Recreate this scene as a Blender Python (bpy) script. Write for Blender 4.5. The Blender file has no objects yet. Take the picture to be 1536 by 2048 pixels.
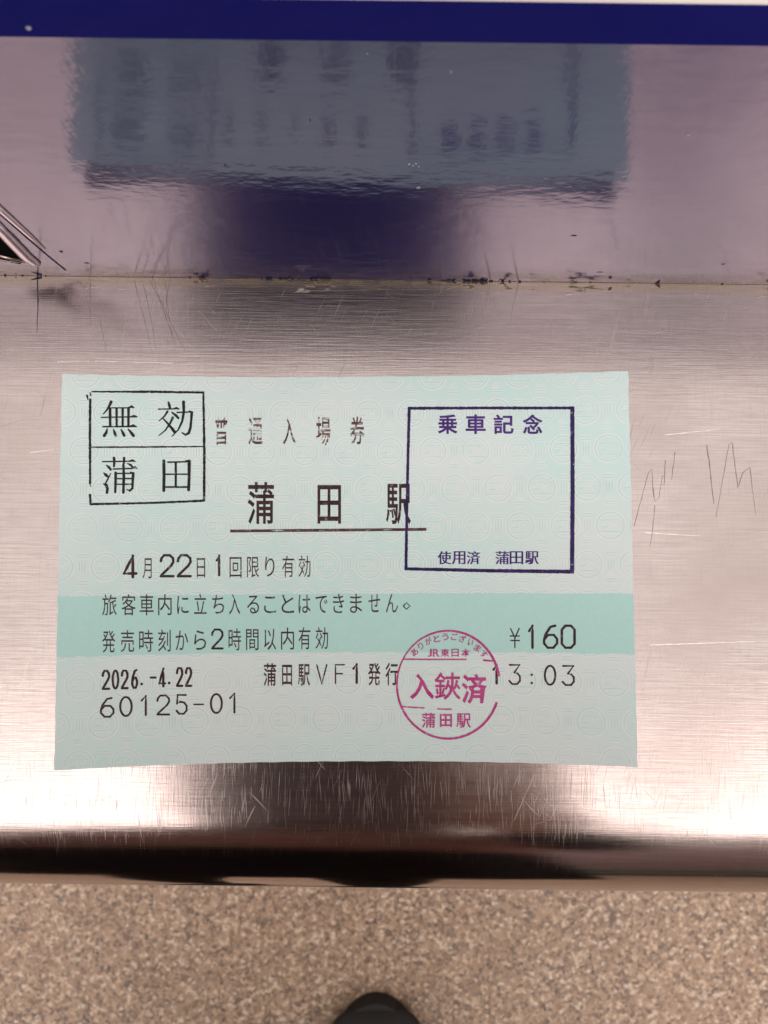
import bpy, bmesh, math, random
from mathutils import Matrix, Vector
rnd = random.Random(7)
SC = bpy.context.scene
SC_DENOISE = True
COL = SC.collection
R = math.radians
MM = 0.001

# ------------------------------------------------------------------ camera, world, lamps, exposure
H = 0.1115                      # lens height above the steel, metres
PITCH, ROLL, F = R(2.46), R(0.7), 1479.0
cam_d = bpy.data.cameras.new('camera')
cam = bpy.data.objects.new('camera', cam_d); COL.objects.link(cam)
cam_d.sensor_fit = 'VERTICAL'; cam_d.sensor_height = 36.0; cam_d.lens = 36.0 * F / 2048
cam_d.clip_start = 0.002; cam_d.clip_end = 200
CAMM = Matrix.Translation((0, 0, H)) @ Matrix.Rotation(PITCH, 4, 'X') @ Matrix.Rotation(ROLL, 4, 'Z')
cam.matrix_world = CAMM
cam_d.dof.use_dof = True; cam_d.dof.focus_distance = 0.110; cam_d.dof.aperture_fstop = 52.0
SC.camera = cam

WORLD = 1.9
w = bpy.data.worlds.new('World'); SC.world = w; w.use_nodes = True
wn, wl = w.node_tree.nodes, w.node_tree.links
wn.clear()
out = wn.new('ShaderNodeOutputWorld'); bg = wn.new('ShaderNodeBackground')
tc = wn.new('ShaderNodeTexCoord'); sep = wn.new('ShaderNodeSeparateXYZ'); cr = wn.new('ShaderNodeValToRGB')
wl.new(tc.outputs['Generated'], sep.inputs[0]); wl.new(sep.outputs['Z'], cr.inputs[0])
e = cr.color_ramp.elements
e[0].position = 0.0; e[0].color = (0.10, 0.075, 0.06, 1)
e[1].position = 1.0; e[1].color = (0.95, 0.93, 0.92, 1)
for p, c in ((0.12, (0.11, 0.07, 0.065, 1)), (0.45, (0.20, 0.14, 0.135, 1)), (0.72, (0.62, 0.59, 0.57, 1)), (0.88, (0.88, 0.86, 0.84, 1))):
    k = e.new(p); k.color = c
# background dimmed ahead of the counter, added so the plate's top mirrors dark
dv_ = wn.new('ShaderNodeMath'); dv_.operation = 'DIVIDE'; mx_ = wn.new('ShaderNodeMath'); mx_.operation = 'MAXIMUM'; mx_.inputs[1].default_value = 0.05
wl.new(sep.outputs['Z'], mx_.inputs[0]); wl.new(sep.outputs['Y'], dv_.inputs[0]); wl.new(mx_.outputs[0], dv_.inputs[1])
mr_ = wn.new('ShaderNodeMapRange'); mr_.inputs['From Min'].default_value = 0.40; mr_.inputs['From Max'].default_value = 0.55; mr_.inputs['To Min'].default_value = 1.0; mr_.inputs['To Max'].default_value = 0.03
wl.new(dv_.outputs[0], mr_.inputs['Value'])
sc_ = wn.new('ShaderNodeMath'); sc_.operation = 'MULTIPLY'; sc_.inputs[1].default_value = WORLD
wl.new(mr_.outputs[0], sc_.inputs[0]); wl.new(sc_.outputs[0], bg.inputs[1])
wl.new(cr.outputs[0], bg.inputs[0])
wl.new(bg.outputs[0], out.inputs[0])

def lamp(name, x0, x1, y0, y1, z, L, col):
    d = bpy.data.lights.new(name, 'AREA'); d.shape = 'RECTANGLE'
    d.size = x1 - x0; d.size_y = y1 - y0; d.color = col
    d.energy = L * math.pi * d.size * d.size_y
    o = bpy.data.objects.new(name, d); COL.objects.link(o); o.location = ((x0 + x1) / 2, (y0 + y1) / 2, z)
WARM = (1.0, 0.90, 0.88)
lamp('ceiling_lamp', -0.86, 0.74, -1.95, -0.60, 2.0, 3.9, WARM)
lamp('ceiling_lamp', 0.98, 2.0, -1.95, -0.60, 2.0, 3.9, WARM)
lamp('ceiling_lamp', -2.3, -0.90, -1.95, -0.60, 2.0, 3.4, WARM)

SC.view_settings.view_transform = 'Standard'; SC.view_settings.look = 'None'
SC.view_settings.gamma = 1; SC.view_settings.use_curve_mapping = False
SC.view_settings.exposure = 0.0
SC.cycles.use_denoising = SC_DENOISE
SC.cycles.max_bounces = 8; SC.cycles.glossy_bounces = 5
SC.cycles.caustics_reflective = True

def ray_plane(px, py, axis, val):
    """point seen at a photograph pixel, on the plane axis = val (metres)"""
    d = CAMM.to_3x3() @ Vector(((px - 768) / F, (1024 - py) / F, -1))
    o = Vector((0, 0, H)); t = (val - o[axis]) / d[axis]
    return o + d * t

# ------------------------------------------------------------------ helpers
def link(o, parent=None):
    COL.objects.link(o)
    if parent: o.parent = parent
    return o
def obj(name, me, mat=None, parent=None, smooth=False):
    if isinstance(me, bmesh.types.BMesh):
        b = me; me = bpy.data.meshes.new(name); b.to_mesh(me); b.free()
    if mat: me.materials.append(mat)
    if smooth:
        for p in me.polygons: p.use_smooth = True
    return link(bpy.data.objects.new(name, me), parent)
def tag(o, label=None, cat=None, group=None, kind=None):
    for k, v in (('label', label), ('category', cat), ('group', group), ('kind', kind)):
        if v: o[k] = v
    return o
def box(x0, x1, y0, y1, z0, z1, bevel=0, seg=3):
    b = bmesh.new(); bmesh.ops.create_cube(b, size=1)
    for v in b.verts:
        v.co = Vector((x0 if v.co.x < 0 else x1, y0 if v.co.y < 0 else y1, z0 if v.co.z < 0 else z1))
    if bevel: bmesh.ops.bevel(b, geom=b.edges[:], offset=bevel, segments=seg, affect='EDGES', profile=0.5)
    return b
def empty(name, loc=(0, 0, 0), rz=0):
    o = bpy.data.objects.new(name, None); o.location = loc; o.rotation_euler = (0, 0, rz); COL.objects.link(o)
    o.empty_display_size = 0.02
    return o
def S(r, g, b):
    f = lambda v: v / 12.92 if v <= 0.04045 else ((v + 0.055) / 1.055) ** 2.4
    return (f(r / 255), f(g / 255), f(b / 255), 1)

class Mat:
    def __init__(s, name):
        s.m = bpy.data.materials.new(name); s.m.use_nodes = True
        s.t = s.m.node_tree; s.n = s.t.nodes; s.l = s.t.links
        s.p = s.n['Principled BSDF']; s.out = s.n['Material Output']
        s.tc = s.n.new('ShaderNodeTexCoord').outputs['Object']
    def set(s, **k):
        for a, v in k.items(): s.p.inputs[a.replace('_', ' ')].default_value = v
        return s
    def node(s, kind, ins=None, **attrs):
        n = s.n.new(kind)
        for a, v in attrs.items(): setattr(n, a, v)
        for a, v in (ins or {}).items():
            if isinstance(v, bpy.types.NodeSocket): s.l.new(v, n.inputs[a])
            else: n.inputs[a].default_value = v
        return n
    def mapping(s, scale=(1, 1, 1), rot=0, loc=(0, 0, 0), vec=None):
        return s.node('ShaderNodeMapping', {'Vector': vec or s.tc, 'Scale': scale, 'Rotation': (0, 0, rot), 'Location': loc}).outputs[0]
    def rotscale(s, rot, scale, loc=(0, 0, 0)):
        a = s.mapping(rot=rot, loc=loc)
        return s.mapping(scale=scale, vec=a)
    def noise(s, vec, scale=1, detail=2, rough=0.5, dist=0.0):
        return s.node('ShaderNodeTexNoise', {'Vector': vec, 'Scale': scale, 'Detail': detail, 'Roughness': rough, 'Distortion': dist}).outputs['Fac']
    def ramp(s, fac, *stops):
        r = s.node('ShaderNodeValToRGB', {'Fac': fac}); e = r.color_ramp.elements
        e[0].position, e[0].color = stops[0]; e[1].position, e[1].color = stops[-1]
        for p, c in stops[1:-1]: e.new(p).color = c
        return r.outputs[0]
    def step(s, fac, a, b):
        return s.node('ShaderNodeMapRange', {'Value': fac, 'From Min': a, 'From Max': b}, clamp=True).outputs[0]
    def math(s, op, a, b=0.0):
        return s.node('ShaderNodeMath', {0: a, 1: b}, operation=op).outputs[0]
    def mix(s, fac, a, b, blend='MIX'):
        n = s.n.new('ShaderNodeMix'); n.data_type = 'RGBA'; n.blend_type = blend
        for i, v in ((0, fac), (6, a), (7, b)):
            if isinstance(v, bpy.types.NodeSocket): s.l.new(v, n.inputs[i])
            else: n.inputs[i].default_value = v
        return n.outputs[2]
    def to(s, sock, name): s.l.new(sock, s.p.inputs[name]); return s
    def bump(s, h, dist, strength=1.0, prev=None):
        ins = {'Height': h, 'Distance': dist, 'Strength': strength}
        if prev: ins['Normal'] = prev
        return s.node('ShaderNodeBump', ins).outputs[0]
def G(v): return (v, v, v, 1)

# ------------------------------------------------------------------ materials of the setting
def steel_mat():
    m = Mat('brushed_stainless_steel').set(Metallic=1.0)
    hb = m.noise(m.mapping(scale=(60, 5200, 60)), 1, 3, 0.6)               # rolled grain along the tray
    hb2 = m.noise(m.mapping(scale=(260, 2600, 50), loc=(3, 1, 0)), 1, 2, 0.6)
    vb = m.noise(m.mapping(scale=(3400, 160, 60), loc=(1, 7, 0)), 1, 2, 0.6)
    cloud = m.noise(m.mapping(scale=(28, 40, 28)), 1, 4, 0.6)
    sepn = m.node('ShaderNodeSeparateXYZ', {0: m.tc})
    front = m.step(sepn.outputs['Y'], -0.016, -0.034)                     # people's things rub the front edge
    sc = []
    for i, (rot, sx, sy, th) in enumerate(((0.04, 6500, 160, .60), (-0.10, 5600, 130, .61), (0.42, 3300, 110, .68), (-0.75, 2500, 100, .71), (1.25, 2500, 70, .71), (0.2, 1500, 60, .70))):
        n = m.noise(m.rotscale(rot, (sx, sy, 40), (i * .37, i * .71, 0)), 1, 1, 0.5, 0.15)
        s_ = m.step(n, th, th + (.10 if i < 2 else .04))
        sc.append(s_)
    many = m.math('MAXIMUM', sc[0], sc[1])
    many = m.math('MULTIPLY', many, m.math('ADD', m.math('MULTIPLY', front, 0.65), 0.08))
    many = m.math('MULTIPLY', many, m.math('ADD', .3, m.step(m.noise(m.mapping(scale=(130, 260, 90), loc=(2, 9, 0)), 1, 3), .35, .7)))
    few = m.math('MAXIMUM', m.math('MAXIMUM', sc[2], sc[3]), m.math('MAXIMUM', sc[4], sc[5]))
    few = m.math('MULTIPLY', few, m.math('ADD', m.math('MULTIPLY', m.step(m.noise(m.mapping(scale=(90, 90, 90), loc=(5, 5, 5)), 1, 2), .45, .62), 0.8), 0.2))
    scr = m.math('MAXIMUM', many, m.math('MULTIPLY', few, 0.7))
    base = m.mix(m.step(hb, .35, .65), S(166, 152, 147), S(183, 169, 163))
    base = m.mix(m.math('MULTIPLY', m.step(hb2, .48, .66), .30), base, S(146, 131, 128))
    base = m.mix(m.math('MULTIPLY', m.step(vb, .52, .72), .22), base, S(143, 130, 127))
    base = m.mix(m.step(cloud, .40, .75), base, S(160, 144, 139))
    # grime gathered in the joint under the back plate
    gd = m.math('MULTIPLY', m.step(sepn.outputs['Y'], 0.0382, 0.0402), 1.0)
    g1 = m.noise(m.mapping(scale=(260, 900, 260)), 1, 5, 0.65)
    g2 = m.noise(m.mapping(scale=(75, 75, 75), loc=(2.3, 0, 0)), 1, 2, 0.5)
    gm = m.math('MULTIPLY', gd, m.step(m.math('ADD', m.math('MULTIPLY', g1, .72), m.math('MULTIPLY', g2, .5)), .70, .76))
    film = m.math('MULTIPLY', m.step(sepn.outputs['Y'], 0.0384, 0.0396), m.step(g1, .25, .55))
    base = m.mix(m.math('MULTIPLY', film, .8), base, S(168, 148, 124))
    base = m.mix(gm, base, m.mix(m.step(g1, .45, .75), S(48, 42, 30), S(104, 92, 50)))
    m.to(base, 'Base Color')
    m.to(m.math('SUBTRACT', 1.0, m.math('MAXIMUM', m.math('MULTIPLY', gm, .95), m.math('MULTIPLY', film, .35))), 'Metallic')
    calm = m.math('SUBTRACT', 1.0, m.math('MULTIPLY', m.step(sepn.outputs['Y'], -0.039, -0.050), .80))
    ro = m.math('ADD', m.math('MULTIPLY', cloud, .10), m.math('MULTIPLY', hb, .06))
    # the rolled front edge is polished brighter than the flat
    ro = m.math('ADD', ro, m.math('SUBTRACT', .12, m.math('MULTIPLY', m.step(sepn.outputs['Y'], -0.040, -0.052), .10)))
    ro = m.math('ADD', m.math('ADD', ro, m.math('MULTIPLY', m.math('MULTIPLY', scr, calm), .30)), m.math('MULTIPLY', gm, .4))
    m.to(ro, 'Roughness')
    gr = m.math('MULTIPLY', m.math('ADD', m.math('ADD', hb, m.math('MULTIPLY', hb2, .6)), m.math('MULTIPLY', vb, .5)), calm)
    b1 = m.bump(gr, 0.000014, 1.0)
    b2 = m.bump(m.math('MULTIPLY', scr, calm), 0.0000012, 1.0, b1)
    b2 = m.bump(gm, 0.0002, 1.0, b2)
    m.to(b2, 'Normal')
    m.to(b2, 'Coat Normal') if False else None
    return m.m
def blue_mat():
    m = Mat('glossy_blue_paint').set(IOR=2.05, Roughness=0.07, Specular_Tint=(0.92, 0.83, 1.0, 1))
    c = m.noise(m.mapping(scale=(18, 18, 40)), 1, 3)
    vert = m.noise(m.mapping(scale=(2200, 60, 90)), 1, 2, .6)
    base = m.mix(c, (0.001, 0.002, 0.075, 1), (0.007, 0.006, 0.115, 1))
    zz_ = m.node('ShaderNodeSeparateXYZ', {0: m.tc}).outputs['Z']
    base = m.mix(m.math('MULTIPLY', m.math('MULTIPLY', m.step(vert, .62, .75), m.step(zz_, .052, .045)), .18), base, (0.20, 0.20, 0.30, 1))
    sp = m.noise(m.mapping(scale=(430, 430, 430)), 1, 1)
    base = m.mix(m.step(sp, .80, .83), base, (0.5, 0.5, 0.55, 1))
    m.to(base, 'Base Color')
    peel = m.noise(m.mapping(scale=(210, 210, 420)), 1, 3, .55)
    fine = m.noise(m.mapping(scale=(1400, 1400, 1400)), 1, 2)
    sepn = m.node('ShaderNodeSeparateXYZ', {0: m.tc})
    low = m.step(sepn.outputs['Z'], 0.030, 0.004)
    b1 = m.bump(peel, 0.00007, 1)
    b2 = m.bump(fine, 0.000005, 1, b1)
    b3 = m.bump(vert, 0.000006, 1, b2)
    m.to(b3, 'Normal')
    m.to(m.math('ADD', .10, m.math('ADD', m.math('MULTIPLY', low, .03), m.math('MULTIPLY', c, .04))), 'Roughness')
    return m.m
def floor_mat():
    m = Mat('granite_chip_flooring')
    cell = m.node('ShaderNodeTexVoronoi', {'Vector': m.tc, 'Scale': 210.0, 'Randomness': 1.0})
    warp = m.noise(m.mapping(scale=(300, 300, 300)), 1, 2)
    s3 = m.node('ShaderNodeSeparateXYZ', {0: cell.outputs['Color']})
    col = m.ramp(s3.outputs['X'], (0.0, S(58, 46, 42)), (0.10, S(98, 76, 60)), (0.30, S(150, 120, 94)), (.50, S(186, 154, 122)), (.70, S(168, 132, 106)), (.86, S(228, 196, 162)), (1.0, S(240, 222, 202)))
    cell2 = m.node('ShaderNodeTexVoronoi', {'Vector': m.mapping(loc=(.31, .12, 0)), 'Scale': 290.0})
    s4 = m.node('ShaderNodeSeparateXYZ', {0: cell2.outputs['Color']})
    col2 = m.ramp(s4.outputs['Y'], (0.0, S(66, 52, 46)), (.35, S(140, 112, 90)), (.7, S(186, 154, 124)), (1.0, S(228, 200, 174)))
    col = m.mix(m.math('MULTIPLY', m.step(warp, .49, .52), .8), col, col2)
    big = m.noise(m.mapping(scale=(7, 7, 7)), 1, 3)
    col = m.mix(.28, col, S(112, 101, 94)); col = m.mix(m.step(big, .3, .75), col, m.mix(.25, col, S(150, 122, 96)))
    m.to(col, 'Base Color').set(Roughness=.55)
    return m.m
def plain(name, col, rough=.6, metal=0.0, amp=.12, scale=60, bumpd=0):
    m = Mat(name).set(Roughness=rough, Metallic=metal)
    n = m.noise(m.mapping(scale=(scale,) * 3), 1, 4)
    dk = tuple(c * (1 - amp) for c in col[:3]) + (1,); lt = tuple(min(1, c * (1 + amp)) for c in col[:3]) + (1,)
    m.to(m.mix(n, dk, lt), 'Base Color')
    if bumpd: m.to(m.bump(n, bumpd), 'Normal')
    return m.m

STEEL, BLUE, FLOOR = steel_mat(), blue_mat(), floor_mat()
CREAM = plain('cream_painted_wall', S(225, 214, 206), .5)
GAPSHADE = plain('recess_shade_black', (0.010, 0.009, 0.009, 1), .9); GAPSHADE.node_tree.nodes['Principled BSDF'].inputs['Specular IOR Level'].default_value = 0.0  # flat black standing for the shade inside the corner opening
PALEMETAL = plain('pale_flange_edge', S(214, 200, 210), .3, .75, .1, 900)  # pale lavender metal for the flange edges

# ------------------------------------------------------------------ ground and wall
ZF = -0.85
b = bmesh.new(); bmesh.ops.create_grid(b, x_segments=1, y_segments=1, size=20)
for v in b.verts: v.co.z = ZF; v.co.y -= 8
fl = tag(obj('floor', b, FLOOR), kind='structure')
YW = 0.0403                     # face of the blue plate
tag(obj('wall', box(-1.6, 1.6, YW + 0.0035, YW + 0.25, ZF + 0.002, 0.0528, .002), CREAM),
    'cream wall ledge just showing above the blue plate', 'wall', kind=None)

fw = empty('far_wall', (2.6, -6.0, ZF)); tag(fw, 'far pale wall with a teal band, seen only as a streak in the rolled steel edge', 'wall')
obj('wall_face', box(-2.3, 2.3, -.1, 0, 0, 1.15), CREAM, fw)
obj('dark_base', box(-2.3, 2.3, 0.001, .02, 0, .28), plain('dark_base', S(50, 36, 32)), fw)
obj('teal_band', box(-2.3, 1.2, 0.001, .03, .55, 1.0), plain('teal_paint', S(120, 170, 165)), fw)
# ------------------------------------------------------------------ steel counter
Y0, RAD = -0.0392, 0.0180
prof = [(YW + 0.0005, 0.0)]
y = YW
for i in range(1, 12): prof.append((YW + (Y0 - YW) * i / 12, 0.0))
for i in range(0, 25):
    a = R(90) * i / 24; prof.append((Y0 - RAD * math.sin(a), -RAD + RAD * math.cos(a)))
prof += [(Y0 - RAD, -0.045), (Y0 - RAD + 0.0015, -0.0475), (Y0 - RAD + .012, -0.048), (Y0 - RAD + .012, -0.046), (Y0 - RAD + .003, -0.0455), (Y0 - RAD + .002, -0.045),
         (Y0 - RAD + 0.002, -RAD)]
for i in range(1, 13):
    a = R(90) * (1 - i / 12); prof.append((Y0 - (RAD - .002) * math.sin(a), -RAD + (RAD - .002) * math.cos(a)))
prof += [(YW + .0005, -0.002)]
b = bmesh.new()
XS = [-0.60 + 1.2 * i / 24 for i in range(25)]
rows = [[b.verts.new((x, yy, zz)) for (yy, zz) in prof] for x in XS]
n = len(prof)
for i in range(24):
    for j in range(n):
        b.faces.new((rows[i][j], rows[i][(j + 1) % n], rows[i + 1][(j + 1) % n], rows[i + 1][j]))
b.faces.new(rows[0]); b.faces.new(list(reversed(rows[-1])))
bmesh.ops.recalc_face_normals(b, faces=b.faces[:])
counter = empty('steel_counter')
tag(counter, 'scratched stainless steel counter with rolled front edge, under the ticket', 'counter')
top = obj('counter_top', b, STEEL, counter, smooth=True)
es = top.modifiers.new('edge', 'EDGE_SPLIT'); es.split_angle = R(35)

# flat marks on the counter (joint line, graffiti scratches, rust)
def stroke_geo(bm, pts, widths, zf, cap=True):
    """pts list of 2D points (metres), widths full widths; zf(x,y)->Vector"""
    L, Rr = [], []
    for i, p in enumerate(pts):
        a = pts[max(0, i - 1)]; c = pts[min(len(pts) - 1, i + 1)]
        dx, dy = c[0] - a[0], c[1] - a[1]; l = math.hypot(dx, dy) or 1
        nx, ny = -dy / l, dx / l; h = widths[i] / 2
        L.append(bm.verts.new(zf(p[0] + nx * h, p[1] + ny * h))); Rr.append(bm.verts.new(zf(p[0] - nx * h, p[1] - ny * h)))
    for i in range(len(pts) - 1):
        bm.faces.new((Rr[i], Rr[i + 1], L[i + 1], L[i]))
def densify(pts, ws, step):
    P, W = [pts[0]], [ws[0]]
    for i in range(len(pts) - 1):
        d = math.hypot(pts[i + 1][0] - pts[i][0], pts[i + 1][1] - pts[i][1]); k = max(1, int(d / step))
        for j in range(1, k + 1):
            t = j / k
            P.append((pts[i][0] + (pts[i + 1][0] - pts[i][0]) * t, pts[i][1] + (pts[i + 1][1] - pts[i][1]) * t)); W.append(ws[i] + (ws[i + 1] - ws[i]) * t)
    return P, W
SCRATCH = plain('dark_scratch', S(138, 122, 120), .5, .7, .3, 2000)
WELD = plain('dark_joint', S(36, 28, 26), .6, 0, .3, 2000)
RUST = plain('rust_flake', S(92, 46, 28), .7, 0, .4, 1500)
LSCR = plain('bright_scratch', S(235, 222, 214), .35, .8, .1, 2000)
def counter_mark(name, lines, mat, label=None, z=0.00002, jit=0.00004):
    bm = bmesh.new()
    for pts, wpx in lines:
        pm = [ray_plane(px, py, 2, 0.0) for px, py in pts]
        k = H / F
        ws = [(wpx if not isinstance(wpx, (list, tuple)) else wpx[i]) * k for i in range(len(pts))]
        P, W = densify([(p.x, p.y) for p in pm], ws, 0.0006)
        P = [(p[0] + rnd.uniform(-jit, jit), p[1] + rnd.uniform(-jit, jit)) for p in P]
        W = [w_ * rnd.uniform(.5, 1.25) for w_ in W]
        stroke_geo(bm, P, W, lambda x, y: Vector((x, y, z)))
    o = obj(name, bm, mat, counter)
    if label: o['label'] = label
    return o
counter_mark('panel_joint', [([(75, 536), (76, 600), (74, 665)], [3.2, 2.2, .8]), ([(62, 560), (74, 556), (84, 554)], [1, 4, 5])], WELD)
counter_mark('scratch_mark', [([(1268, 1052), (1285, 990), (1297, 946), (1304, 938), (1306, 980), (1310, 1003), (1318, 995), (1325, 950)], [1, 1.6, 1.8, 1.4, 2, 1.8, 1.5, .8]),
    ([(1310, 1010), (1305, 1060), (1300, 1095)], [1.4, 1, .6]), ([(1331, 920), (1328, 970)], [2.4, 1]), ([(1350, 905), (1343, 960)], [2, 1])], SCRATCH, 'thin dark scratch in zigzag strokes beside the ticket')
counter_mark('scratch_mark', [([(1413, 890), (1418, 920), (1424, 975), (1428, 1008)], [1.6, 3.4, 1.8, 1.4]), ([(1432, 1035), (1445, 960), (1458, 890), (1464, 884), (1470, 930), (1476, 975), (1486, 945), (1500, 935), (1505, 980), (1512, 1030)], [.8, 1.4, 1.6, 1.8, 1.4, 2, 1.4, 1.6, 1.4, .7])], SCRATCH, 'thin dark zigzag scratch near the right border')
sc_l = []
for (x0, y0, x1, y1) in ((268, 560, 300, 690), (285, 560, 312, 700), (300, 560, 335, 640), (305, 555, 352, 690), (330, 560, 345, 680), (340, 558, 332, 610), (200, 640, 212, 700), (322, 600, 372, 705), (180, 548, 181, 650)):
    sc_l.append(([(x0, y0), ((x0 + x1) / 2 + rnd.uniform(-3, 3), (y0 + y1) / 2), (x1, y1)], [1.0, .9, .4]))
counter_mark('scratch_mark', sc_l, SCRATCH, 'fan of fine dark scratches under the blue plate')
lines = []
for (x0, y0, x1, y1) in ((115, 724, 180, 723), (190, 722, 345, 727), (1330, 870, 1440, 858), (1290, 1065, 1400, 1072), (60, 905, 110, 899), (1300, 1290, 1536, 1282)):
    lines.append(([(x0, y0), (x1, y1)], [1.3, .7]))
for ln in lines: counter_mark('bright_scratch', [ln], LSCR, jit=0.00002)
def blob(bm, cx, cy, rx, ry, z, rot=0, n=9):
    vs = []
    for i in range(n):
        a = 2 * math.pi * i / n; q = rnd.uniform(.65, 1.2)
        x, y_ = rx * q * math.cos(a), ry * q * math.sin(a)
        vs.append(bm.verts.new((cx + x * math.cos(rot) - y_ * math.sin(rot), cy + x * math.sin(rot) + y_ * math.cos(rot), z)))
    f = bm.faces.new(vs)
    r_ = bmesh.ops.extrude_face_region(bm, geom=[f])
    for v in r_['geom']:
        if isinstance(v, bmesh.types.BMVert): v.co.z += min(rx, ry) * .5
for px, py, rx, ry, ro in ((1315, 569, 8, 3.5, -.9), (1349, 564, 12, 1.5, 0), (1220, 577, 4, 3, 0), (1219, 559, 5, 1.2, 0), (890, 562, 6, 2, 0)):
    bm = bmesh.new(); p = ray_plane(px, py, 2, 0); blob(bm, p.x, p.y, rx * H / F, ry * H / F, 0.00003, ro)
    obj('rust_flake', bm, RUST, counter)
bm = bmesh.new()
def grime(cx, spread, n, dy=4):
    for k in range(n):
        px = rnd.gauss(cx, spread); py = 560 + (px - 768) * .0125 + abs(rnd.gauss(0, dy)) * 1.2 - 3
        p = ray_plane(px, py, 2, 0)
        if p.y > YW: continue
        blob(bm, p.x, p.y, rnd.uniform(.8, 4.5) * H / F, rnd.uniform(.6, 2.4) * H / F, 0.00002, rnd.uniform(-.4, .4), 7)
grime(950, 42, 130, 3.2); grime(915, 20, 20, 2); grime(565, 35, 45, 2.4); grime(40, 35, 30, 3); grime(770, 330, 40, 2)
tag(obj('seam_grime', bm, plain('black_green_grime', S(52, 45, 28), .8, 0, .5, 2500), counter), kind='stuff')
# ------------------------------------------------------------------ blue plate behind the counter
ZP = 0.0538
plate = empty('blue_back_plate', (0, YW, 0))
tag(plate, 'glossy dark blue back plate rising from the steel counter, mirroring the ticket', 'panel')
XL = -0.0500                                                     # the plate is folded where the slanted flange starts
b = box(-0.60, 0.60, 0, 0.0034, 0.00015, ZP)
obj('plate_face', b, BLUE, plate, smooth=True).modifiers.new('edge', 'EDGE_SPLIT').split_angle = R(60)
# slanted flange in the left corner above a black slab painting the opening's shade
def on_face(px, py, off):
    p = ray_plane(px, py, 1, YW - off); return Vector((p.x, p.y - YW, p.z))
def slab(bm, pts, off0, off1):
    f0 = [bm.verts.new(on_face(px, py, off0)) for px, py in pts]
    f1 = [bm.verts.new(Vector((v.co.x, -off1, v.co.z))) for v in f0]
    bm.faces.new(f1)
    for i in range(len(pts)):
        j = (i + 1) % len(pts); bm.faces.new((f0[i], f0[j], f1[j], f1[i]))
    bmesh.ops.recalc_face_normals(bm, faces=bm.faces[:])
def tube(bm, path, radii, seg=10):
    rings = []
    for i, p in enumerate(path):
        a = path[max(0, i - 1)]; c = path[min(len(path) - 1, i + 1)]
        t = (c - a).normalized(); u = t.orthogonal().normalized(); v = t.cross(u)
        if i and u.dot(pu) < 0: u = -u; v = -v
        pu = u
        rings.append([bm.verts.new(p + (u * math.cos(2 * math.pi * k / seg) + v * math.sin(2 * math.pi * k / seg)) * radii[i]) for k in range(seg)])
    for i in range(len(rings) - 1):
        for k in range(seg): bm.faces.new((rings[i][k], rings[i][(k + 1) % seg], rings[i + 1][(k + 1) % seg], rings[i + 1][k]))
    bm.faces.new(list(reversed(rings[0]))); bm.faces.new(rings[-1])
    bmesh.ops.recalc_face_normals(bm, faces=bm.faces[:])
EXT = 0.7
def ext(p0, p1):   # extend a line to the left, outside the frame, so the part does not end at the border
    return (p0[0] - (p1[0] - p0[0]) * EXT, p0[1] - (p1[1] - p0[1]) * EXT)
fm = bmesh.new(); slab(fm, [ext((0, 425), (60, 478)), (0, 425), (60, 478), (100, 512), (132, 538), (90, 530), (78, 530), (50, 508), (25, 480), (0, 455), ext((0, 455), (60, 512))], -0.0002, 0.00015)
obj('slanted_flange', fm, BLUE, plate)
fm = bmesh.new(); pts = [ext((0, 417), (60, 471)), (0, 417), (30, 444), (60, 471), (90, 497)]
tube(fm, [on_face(x, y_, .0000) for x, y_ in pts], [.00050, .00050, .00045, .0004, .00015]); obj('flange_edge', fm, PALEMETAL, plate, True)
fm = bmesh.new(); pts = [ext((0, 456), (50, 508)), (0, 456), (25, 482), (50, 508), (66, 521), (76, 526)]
tube(fm, [on_face(x, y_, .0001) for x, y_ in pts], [.00080, .00080, .0009, .0009, .0008, .0006]); obj('flange_edge', fm, PALEMETAL, plate, True)
fm = bmesh.new(); slab(fm, [(-40, 428), (0, 466), (22, 490), (46, 520), (40, 524), (0, 517), (-40, 515)], -.0002, .00012)
obj('corner_opening_shade', fm, GAPSHADE, plate)
fm = bmesh.new(); tube(fm, [on_face(x, y_, .0003) for x, y_ in [(-40, 508), (0, 512), (20, 517), (50, 522)]], [.0006, .0006, .0005, .0003]); obj('flange_edge', fm, STEEL, plate, True)
# chips in the paint
BARE = plain('bare_dark_spot', S(58, 50, 74), .7); FLECK = plain('white_fleck', S(200, 205, 210), .5)
for px, py, rx, ry in ((122, 503, 5, 3), (174, 526, 7, 1.5), (1148, 471, 7, 1.5), (1200, 544, 10, 1), (1446, 528, 6, 1), (450, 330, 2, 2), (620, 240, 1.5, 1.5)):
    fm = bmesh.new(); p = on_face(px, py, 0)
    vs = [fm.verts.new((p.x + rx * .75 * H / F * math.cos(2 * math.pi * k / 9) * rnd.uniform(.7, 1.2), -0.00003, p.z + ry * 1.6 * H / F * math.sin(2 * math.pi * k / 9) * rnd.uniform(.7, 1.2))) for k in range(9)]
    fm.faces.new(vs); obj('paint_chip', fm, BARE, plate)
for px, py, r_ in ((818, 328, 3.2), (826, 331, 2), (832, 327, 2.6), (838, 333, 2.2), (1376, 270, 3), (734, 17 + 90, 1.5)):
    fm = bmesh.new(); p = on_face(px, py, 0.00002)
    bmesh.ops.create_icosphere(fm, subdivisions=1, radius=r_ * .55 * H / F, matrix=Matrix.Translation(p)); obj('white_fleck', fm, FLECK, plate)

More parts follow.
